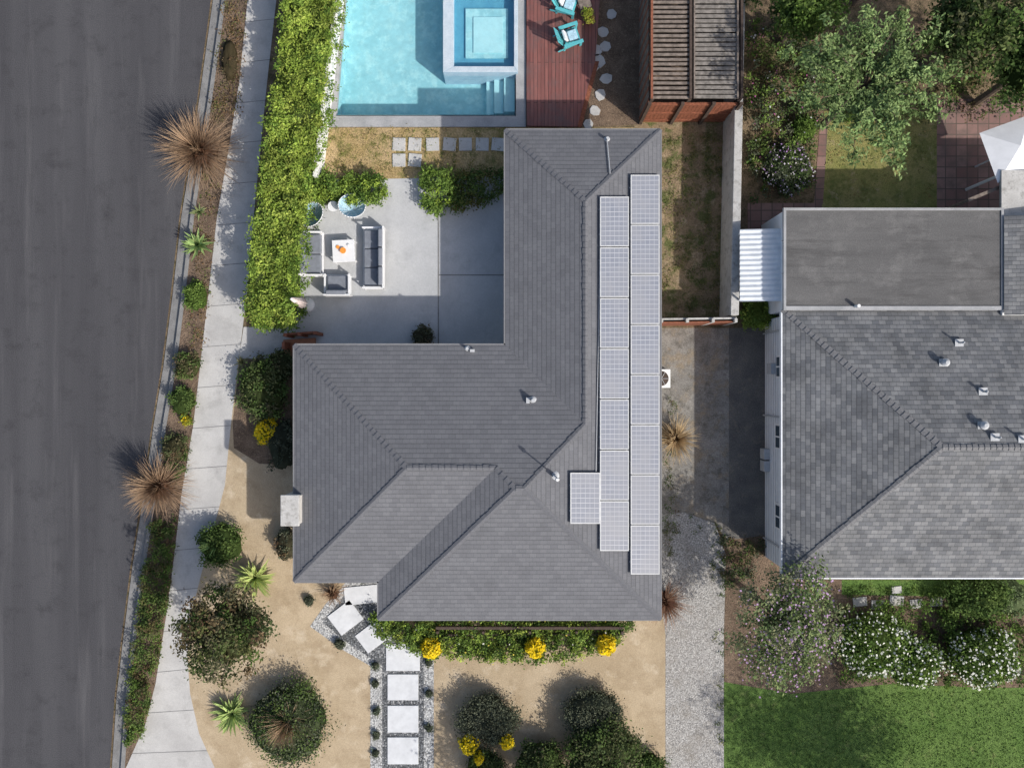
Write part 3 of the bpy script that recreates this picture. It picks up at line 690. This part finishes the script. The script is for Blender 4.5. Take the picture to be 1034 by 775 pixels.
def roundchair(px,py,rot):
    """round bowl lounge chair: tilted woven dish on a splayed metal leg ring"""
    e=empty('round_lounge_chair'); b=MB(); nr,na=6,28; Rt=Matrix.Rotation(-.45,3,'X'); g=[]
    for i in range(nr+1):
        r=.5*i/nr; row=[]
        for j in range(na):
            a=2*math.pi*j/na; p=Rt@Vector((r*math.cos(a),r*math.sin(a)*1.05,.30*(r/.5)**2-.02)); row.append(tuple(p+Vector((0,0,.42))))
        g.append(row)
    for i in range(nr):
        for j in range(na): b.face([g[i][j],g[i+1][j],g[i+1][(j+1)%na],g[i][(j+1)%na]],'blue')
    for j in range(na): b.tube(g[nr][j],g[nr][(j+1)%na],.018,.018,'frame',6)
    for j in range(0,na,2): b.tube(Vector(g[1][j])+Vector((0,0,.006)),Vector(g[nr][j])+Vector((0,0,.006)),.005,.005,'frame',4)
    b.done('seat',e,smooth=True); b=MB()
    for k in range(4):
        a=math.pi/4+k*math.pi/2; b.tube((.12*math.cos(a),.12*math.sin(a),.4),(.34*math.cos(a),.34*math.sin(a),0),.012,.012,'metal',6)
    b.done('legs',e); return place(e,px,py,ZG,rot)
roundchair(321,222,.9); roundchair(357,214,-.6)
e=empty('side_table'); b=MB(); b.tube((0,0,.45),(0,0,.48),.2,.2,'frame',20); b.tube((0,0,0),(0,0,.45),.02,.02,'metal',8); b.tube((0,0,0),(0,0,.02),.16,.16,'metal',16); b.done('top',e); place(e,339,211,ZG,0)
e=empty('folded_patio_umbrella'); b=MB(); b.tube((0,0,0),(0,0,2.3),.025,.025,'frame',8); b.tube((0,0,0),(0,0,.08),.3,.28,'frame',16)
for k in range(8):
    a=k*math.pi/4; b.tube((.12*math.cos(a),.12*math.sin(a),.9),(.02*math.cos(a),.02*math.sin(a),2.25),.11,.03,'pink',6)
b.done('canopy',e,smooth=True); place(e,303,305,1.2,0); e.location.z=ZG
def adirondack(px,py,rot):
    e=empty('adirondack_chair'); b=MB()
    for i in range(5): b.box((0,.25-.12*i,.36-.03*i),(.55,.1,.025),'teal')
    for i in range(5): 
        x=-.24+.12*i; hh=.85-.06*abs(i-2); b.box((x,-.42-.08,.28+hh/2),(.105,.022,hh),'teal',mat=Matrix.Rotation(.42,3,'X'))
    for s in(-1,1):
        b.box((s*.36,-.02,.55),(.13,.75,.025),'teal'); b.box((s*.31,.3,.27),(.03,.1,.54),'teal'); b.box((s*.31,-.15,.22),(.03,.95,.09),'teal',mat=Matrix.Rotation(.25,3,'X')); b.box((s*.31,-.35,.28),(.03,.08,.55),'teal')
    b.done('slats',e,bevel=.006); place(e,px,py,.26,rot)
    b=MB(); b.box((0,.05,.42),(.4,.36,.09),'blue'); b.box((0,-.26,.6),(.38,.1,.34),'canvas',mat=Matrix.Rotation(.4,3,'X')); b.done('cushion',e,bevel=.03); return e
adirondack(576,41,-1.25); adirondack(573,9,-1.9)
e=empty('potted_plant'); b=MB(); b.tube((0,0,0),(0,0,.3),.13,.18,'terra',16); b.done('pot',e); place(e,595,22,.26,0)
f=Fol(); f.clumps(ell((0,0,.5),(.25,.25,.2),18),.1,30,[(.2,.26,.04),(.3,.3,.05)],.08); f.done('leaves',e)
e=empty('side_table'); b=MB(); b.box((0,0,.45),(.45,.45,.03),'greywood')
for x in(-.18,.18):
    for y in(-.18,.18): b.box((x,y,.22),(.04,.04,.44),'greywood')
b.done('top',e); place(e,589,8,.26,.3)
e=empty('patio_umbrella'); b=MB(); hw=.95; ap=(0,0,2.75)
cs=[(-hw,-hw,2.35),(hw,-hw,2.35),(hw,hw,2.35),(-hw,hw,2.35)]
for i in range(4): b.face([cs[i],cs[(i+1)%4],ap],'canvas')
b.tube((0,0,0),(0,0,2.74),.03,.03,'frame',8); b.done('canopy',e); place(e,1022,151,2.4,.35); e.location.z=ZG
b=MB(); b.prism([p[:2] for p in WL([(1011,172),(1011,219),(1120,219),(1120,172)],2.6)],2.5,2.62,'blockwall')
for xx,yy in((1014,175),(1014,214)): c=W(xx,yy,2.5); b.tube((c[0],c[1],0),(c[0],c[1],2.5),.06,.06,'white',8)
b.done('patio_cover')
b=MB(); strip(b,[(978,202),(1012,188)],.12,2.3,'greywood',2.2); c=W(978,202,2.3); b.tube((c[0],c[1],0),(c[0],c[1],2.2),.06,.06,'greywood',8); b.done('wooden_arbor_beam')
e=empty('air_conditioner'); b=MB(); b.box((0,0,.35),(.7,.7,.7),'white'); b.tube((0,0,.7),(0,0,.72),.28,.28,'darkwood',20)
for k in range(6):
    a=k*math.pi/3; b.tube((0,0,.74),(.26*math.cos(a),.26*math.sin(a),.74),.012,.012,'metal',5)
b.done('case',e,bevel=.02); place(e,667,382,.7,0); e.location.z=ZG
# ---------------------------------------------------------------- vegetation
f=Fol(); hp=[(295,-40),(288,0),(280,60),(270,130),(260,200),(252,265),(246,318),(262,330),(292,326),(297,270),(303,225),(312,178),(320,120),(329,60),(336,0),(340,-40)]
hh=2.0
P=WL(hp,G+hh*.95); nh=1300; q=inpoly(P,nh)
lc=inpoly(P,60); dm=np.sqrt(((q[:,None,:]-lc[None])**2).sum(-1)); near=dm.min(1); idx=dm.argmin(1); lh=rng.uniform(-.15,.2,60)
z_=G+hh*.92+lh[idx]-near*.6+rng.normal(size=nh)*.05
for tone in range(3):
    s=(idx%3)==tone
    f.clumps(np.column_stack([q,z_])[s],.15,38,np.array(BR)*[1.0,.82,1.15][tone],.11,.5)
edge=[];
for i in range(len(P)):
    a=np.array(P[i][:2]);c=np.array(P[(i+1)%len(P)][:2]); L=np.linalg.norm(c-a)
    for k in range(int(L*14)): edge.append([*(a+(c-a)*rng.random()+rng.normal(size=2)*.09),G+rng.uniform(.05,1)*hh])
f.clumps(np.array(edge),.17,26,[(.15,.24,.045),(.22,.31,.06),(.09,.155,.03)],.11,.5)
e=empty('hedge'); f.done('leaves',e)
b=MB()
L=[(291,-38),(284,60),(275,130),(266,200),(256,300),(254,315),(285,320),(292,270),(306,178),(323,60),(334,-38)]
b.prism([p[:2] for p in WL(L,G+hh*.8)],0,G+hh*.74,gmat('hedge_core',(.04,.06,.015),(.07,.10,.025),scale=4)); b.done('shade_core',e)  # solid filler block; the hedge's inner shade is put into its dark colour
cover('patio_hedge',[(318,176),(388,176),(390,200),(372,206),(318,203)],.75,170,44,MD+BR[:1],.1,.15)
cover('patio_shrub',[(426,172),(454,172),(457,200),(440,215),(424,205)],.8,80,44,MD+BR[:1],.1,.15)
cover('climbing_vine',[(455,176),(512,170),(512,192),(485,205),(458,214)],.6,90,36,GR+[(.16,.15,.05)],.1,.18)
bush('round_shrub',427,340,12,.5,RB+GY,30,40,.07)
tuft('fountain_grass',200,152,45,1.35,640,w=.036,z=.4); tuft('fountain_grass',160,491,37,1.2,520,w=.036,z=.35)
bush('shrub',176,452,14,.5,RB+DK,30,35,.08,ry=14)
agave('agave',199,247,16,.5,44,(.42,.50,.2),(.16,.3,.1)); agave('agave',200,213,10,.3,24,(.4,.42,.2),(.16,.25,.09),.09)
bush('shrub',198,299,13,.5,MD,30,40,.08,ry=17); bush('shrub',190,369,15,.5,GR+RB,34,40,.08); bush('shrub',184,405,14,.5,GR,30,40,.08,ry=17); bush('shrub',188,424,7,.3,YL+MD,12,30,.07)
cover('parkway_groundcover',[(152,525),(176,525),(170,600),(160,650),(152,700),(140,748),(124,752),(128,700),(136,640),(145,580)],.45,360,36,GR+MD[:1]+RB[:2]+[(.14,.18,.05)],.08,.13)
cover('parkway_weeds',[(166,440),(192,438),(186,480),(165,500)],.25,50,30,GR,.07,.1)
cover('leaf_litter',[(226,0),(248,0),(238,120),(212,130)],.06,120,14,[(.22,.14,.08),(.14,.10,.05),(.14,.15,.06)],.08,.2)
cover('leaf_litter',[(208,170),(222,170),(205,360),(186,360)],.06,60,14,[(.22,.14,.08),(.14,.10,.05),(.14,.17,.06)],.08,.2)
bush('small_shrub',232,60,9,.3,RB,14,25,.06,ry=25); 
bush('dark_shrub',266,392,27,1.0,GR+DK,80,50,.1,ry=34); bush('dark_shrub',283,368,16,.9,DK,30,45,.1)
bush('yellow_flowering_bush',270,435,12,.6,[(.35,.38,.04),(.45,.42,.04)],28,40,.08,fl=YL,nf=260,ry=13,fL=.1)
agave('agave',246,404,12,.4,26,(.35,.4,.18),(.14,.24,.09),.08); agave('agave',244,366,9,.3,20,(.4,.33,.18),(.16,.2,.08),.07)
bush('lavender_shrub',285,450,16,.8,GY,30,40,.08,ry=30); bush('lavender_shrub',289,550,12,.7,RB+GY,26,40,.08,ry=20)
bush('dark_shrub',223,549,24,.7,GR,60,45,.09); agave('agave',219,548,17,1.0,34,(.34,.44,.17),(.14,.27,.09),.1)
agave('agave',257,584,22,.55,90,(.60,.62,.24),(.28,.40,.12),.18); agave('agave',234,721,21,.5,80,(.52,.58,.23),(.22,.36,.11),.18)
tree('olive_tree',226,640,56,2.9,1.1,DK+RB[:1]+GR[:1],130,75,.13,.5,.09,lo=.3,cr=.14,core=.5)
bush('round_shrub',292,729,44,.9,GR+GY,190,50,.09); tuft('fountain_grass',290,731,32,1.3,340,z=.7,up=(.4,1.5),ce=(.36,.26,.14),cm=(.22,.14,.08))
tuft('ornamental_grass',335,600,16,.5,110); 
for x,y in((343,650),(367,583),(312,606)): bush('small_shrub',x,y,6,.25,GY,10,25,.06)
for x,y in((379,672),(379,690),(380,742),(433,668),(433,700),(433,735),(379,760),(380,718)): bush('edging_plant',x,y,4.5,.2,GY+[(.16,.2,.14)],8,20,.06)
cover('front_planting',[(362,612),(400,625),(480,622),(640,622),(632,645),(600,662),(540,668),(470,664),(430,664),(388,648)],.6,520,42,MD+GR+BR,.1,.15,fl=[(.6,.6,.5),(.6,.5,.1)],nf=60)
for x,y in((436,653),(540,653),(612,650)): bush('yellow_flowering_bush',x,y,10,.8,[(.4,.4,.04),(.5,.45,.04)],22,36,.08,fl=YL,nf=300,fL=.1)
b=MB(); strip(b,[(440,634),(630,634)],.1,.7,'darkwood',.55); strip(b,[(440,641),(630,640)],.06,.45,'darkwood',.3)
for x in(442,488,535,582,628): c=W(x,637,.6); b.box((c[0],c[1],.4),(.09,.09,.75),'darkwood')
b.done('low_garden_fence')
bush('round_shrub',493,726,32,.95,GY,160,50,.075,ry=26); bush('round_shrub',598,719,31,.95,GY,160,50,.075,ry=24)
bush('dark_shrub',608,762,40,1.5,DK+GR[:1],150,50,.11); bush('dark_shrub',545,772,27,1.1,GR+DK,80,50,.1); bush('dark_shrub',490,778,22,.9,DK+GR,70,50,.1); bush('dark_shrub',655,777,20,.7,GR,50,40,.09)
for x,y,r in((474,749,10),(512,746,7),(484,762,5)): bush('yellow_flowering_bush',x,y,r,1.0,[(.4,.4,.04),(.5,.45,.04)],14,30,.08,fl=YL,nf=150,fL=.1)
tree('yard_tree',560,860,60,3.4,1.2,DK,80,50,.13)
tuft('fountain_grass',683,443,26,.9,300,(.42,.29,.15),(.24,.15,.08),(.55,.42,.25)); tuft('fountain_grass',672,608,28,.8,260,(.24,.12,.08),(.15,.07,.05),(.34,.22,.15))
cover('driveway_weeds',[(672,400),(682,400),(684,560),(672,560)],.2,50,20,RB+GR,.06,.12)
cover('low_weeds',[(728,540),(770,545),(770,575),(730,600)],.18,70,28,RB+GR+GY,.08,.14)
cover('driveway_weeds',[(690,520),(730,530),(732,760),(724,760),(718,560)],.08,40,16,GR+[(.2,.2,.08)],.06,.1)
bush('potted_bush',765,315,18,1.0,BR+MD,60,45,.09,ry=19)
cover('grass_tufts',[(670,135),(735,135),(730,312),(670,312)],.06,220,16,[(.10,.13,.04),(.24,.2,.09),(.16,.17,.06)],.09,.16,.3)
cover('grass_tufts',[(325,130),(640,130),(640,128),(505,140),(505,172),(325,174)],.06,150,14,[(.2,.2,.06),(.36,.28,.12),(.14,.18,.05)],.08,.14,.3)
# neighbour back garden
branchy('light_green_tree',885,80,76,5.0,[(.20,.29,.11),(.28,.37,.15),(.13,.19,.07)],36,per=26)
tree('dark_tree',985,22,56,4.0,1.3,GR+DK,120,70,.16,.55,.2,core=.5); tree('dark_tree',1048,62,50,4.0,1.4,GR,100,70,.15,.55,.16,core=.5); tree('dark_tree',816,4,38,3.2,1.0,GR+MD,90,65,.14,core=.5); tree('dark_tree',760,-25,30,2.5,.9,GR,50,50,.12)
tree('dark_tree',900,-45,46,3.4,1.1,GR+DK,80,60,.14,core=.5)
cover('garden_shrubs',[(756,20),(830,20),(850,95),(828,110),(822,150),(818,195),(760,200)],.7,320,36,GR+MD+RB+GY,.1,.17,fl=[(.6,.6,.6),(.5,.15,.35)],nf=120)
cover('garden_shrubs',[(836,20),(960,40),(1034,60),(1034,112),(950,122),(836,108)],.5,200,34,GR+RB+MD[:1],.1,.2)
bush('purple_flowering_bush',795,170,26,.9,GR+GY,70,40,.09,fl=[(.4,.25,.5),(.65,.6,.65)],nf=140)
bush('shrub',858,112,12,.6,MD,26,40,.09); bush('shrub',812,130,14,.7,MD,26,40,.09)
cover('leaf_litter',[(836,120),(940,120),(940,200),(836,200)],.04,60,10,[(.3,.22,.1),(.15,.18,.05)],.07,.2)
# bottom right
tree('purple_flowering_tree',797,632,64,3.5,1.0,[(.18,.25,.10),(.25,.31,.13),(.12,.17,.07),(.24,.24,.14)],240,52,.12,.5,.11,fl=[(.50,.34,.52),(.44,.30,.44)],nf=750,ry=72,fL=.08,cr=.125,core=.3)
bush('white_flowering_bush',880,650,40,1.3,MD+GR,150,45,.1,fl=[(.75,.75,.68)],nf=300,fL=.1,ry=34); bush('white_flowering_bush',922,668,30,1.2,MD+GR,100,45,.1,fl=[(.75,.75,.68)],nf=200,fL=.1,ry=26)
bush('white_flowering_bush',990,662,38,1.3,MD+GR,140,45,.1,fl=[(.75,.75,.68)],nf=340,fL=.1,ry=30)
cover('border_shrubs',[(850,612),(1040,598),(1050,690),(950,694),(850,688)],.6,330,38,GR+MD,.1,.16)
bush('dark_shrub',985,600,32,1.4,GR,90,50,.11,ry=22); bush('pale_shrub',1020,602,20,.9,[(.24,.3,.15),(.16,.22,.1)],50,40,.09)
cover('low_weeds',[(850,592),(960,592),(960,600),(850,602)],.1,40,20,GR+MD,.07,.12)
stone([(868,607,.1,14,9),(886,610,0,13,9),(905,606,-.1,14,10),(925,609,.1,13,9),(945,607,0,12,9),(905,595,.1,10,7)],'stepping_stones',12)
tree('lawn_shade_tree',1015,905,105,5.0,1.8,GR,170,60,.16,.5,.2)
P=WL([(733,700),(1080,697),(1080,860),(733,860)]); q=inpoly(P,16000); C=np.column_stack([q,np.full(len(q),G+.03)])
T=np.array([(.115,.185,.05)])*rng.uniform(.5,1.5,(len(q),1)); f=Fol(); f.add(*leafarr(C,T,.09,.3,.2)); f.done('grass')
# ---------------------------------------------------------------- light & camera
Ld=Vector((-.97,.77,-1.0)); sun=bpy.data.lights.new('sun','SUN'); sun.energy=4.2; sun.angle=math.radians(.8); sun.color=(1,.96,.90)
so=bpy.data.objects.new('sun',sun); scene.collection.objects.link(so); so.rotation_euler=Ld.to_track_quat('-Z','Y').to_euler(); so.location=(10,-10,20)
w=bpy.data.worlds.new('World'); scene.world=w; w.use_nodes=True; nt=w.node_tree; bg=nt.nodes['Background']
sky=nt.nodes.new('ShaderNodeTexSky'); sky.sky_type='NISHITA'; sky.sun_disc=False; sky.sun_elevation=math.atan(1/math.hypot(.97,.77)); sky.sun_rotation=math.atan2(.97,-.77); sky.dust_density=3.0
nt.links.new(sky.outputs[0],bg.inputs[0]); bg.inputs[1].default_value=.15
cam=bpy.data.cameras.new('camera'); cam.lens=28; cam.sensor_width=36; cam.clip_end=2000; co=bpy.data.objects.new('camera',cam); scene.collection.objects.link(co); co.location=(0,0,H); scene.camera=co
scene.view_settings.view_transform='Standard'; scene.view_settings.look='None'; scene.view_settings.exposure=0
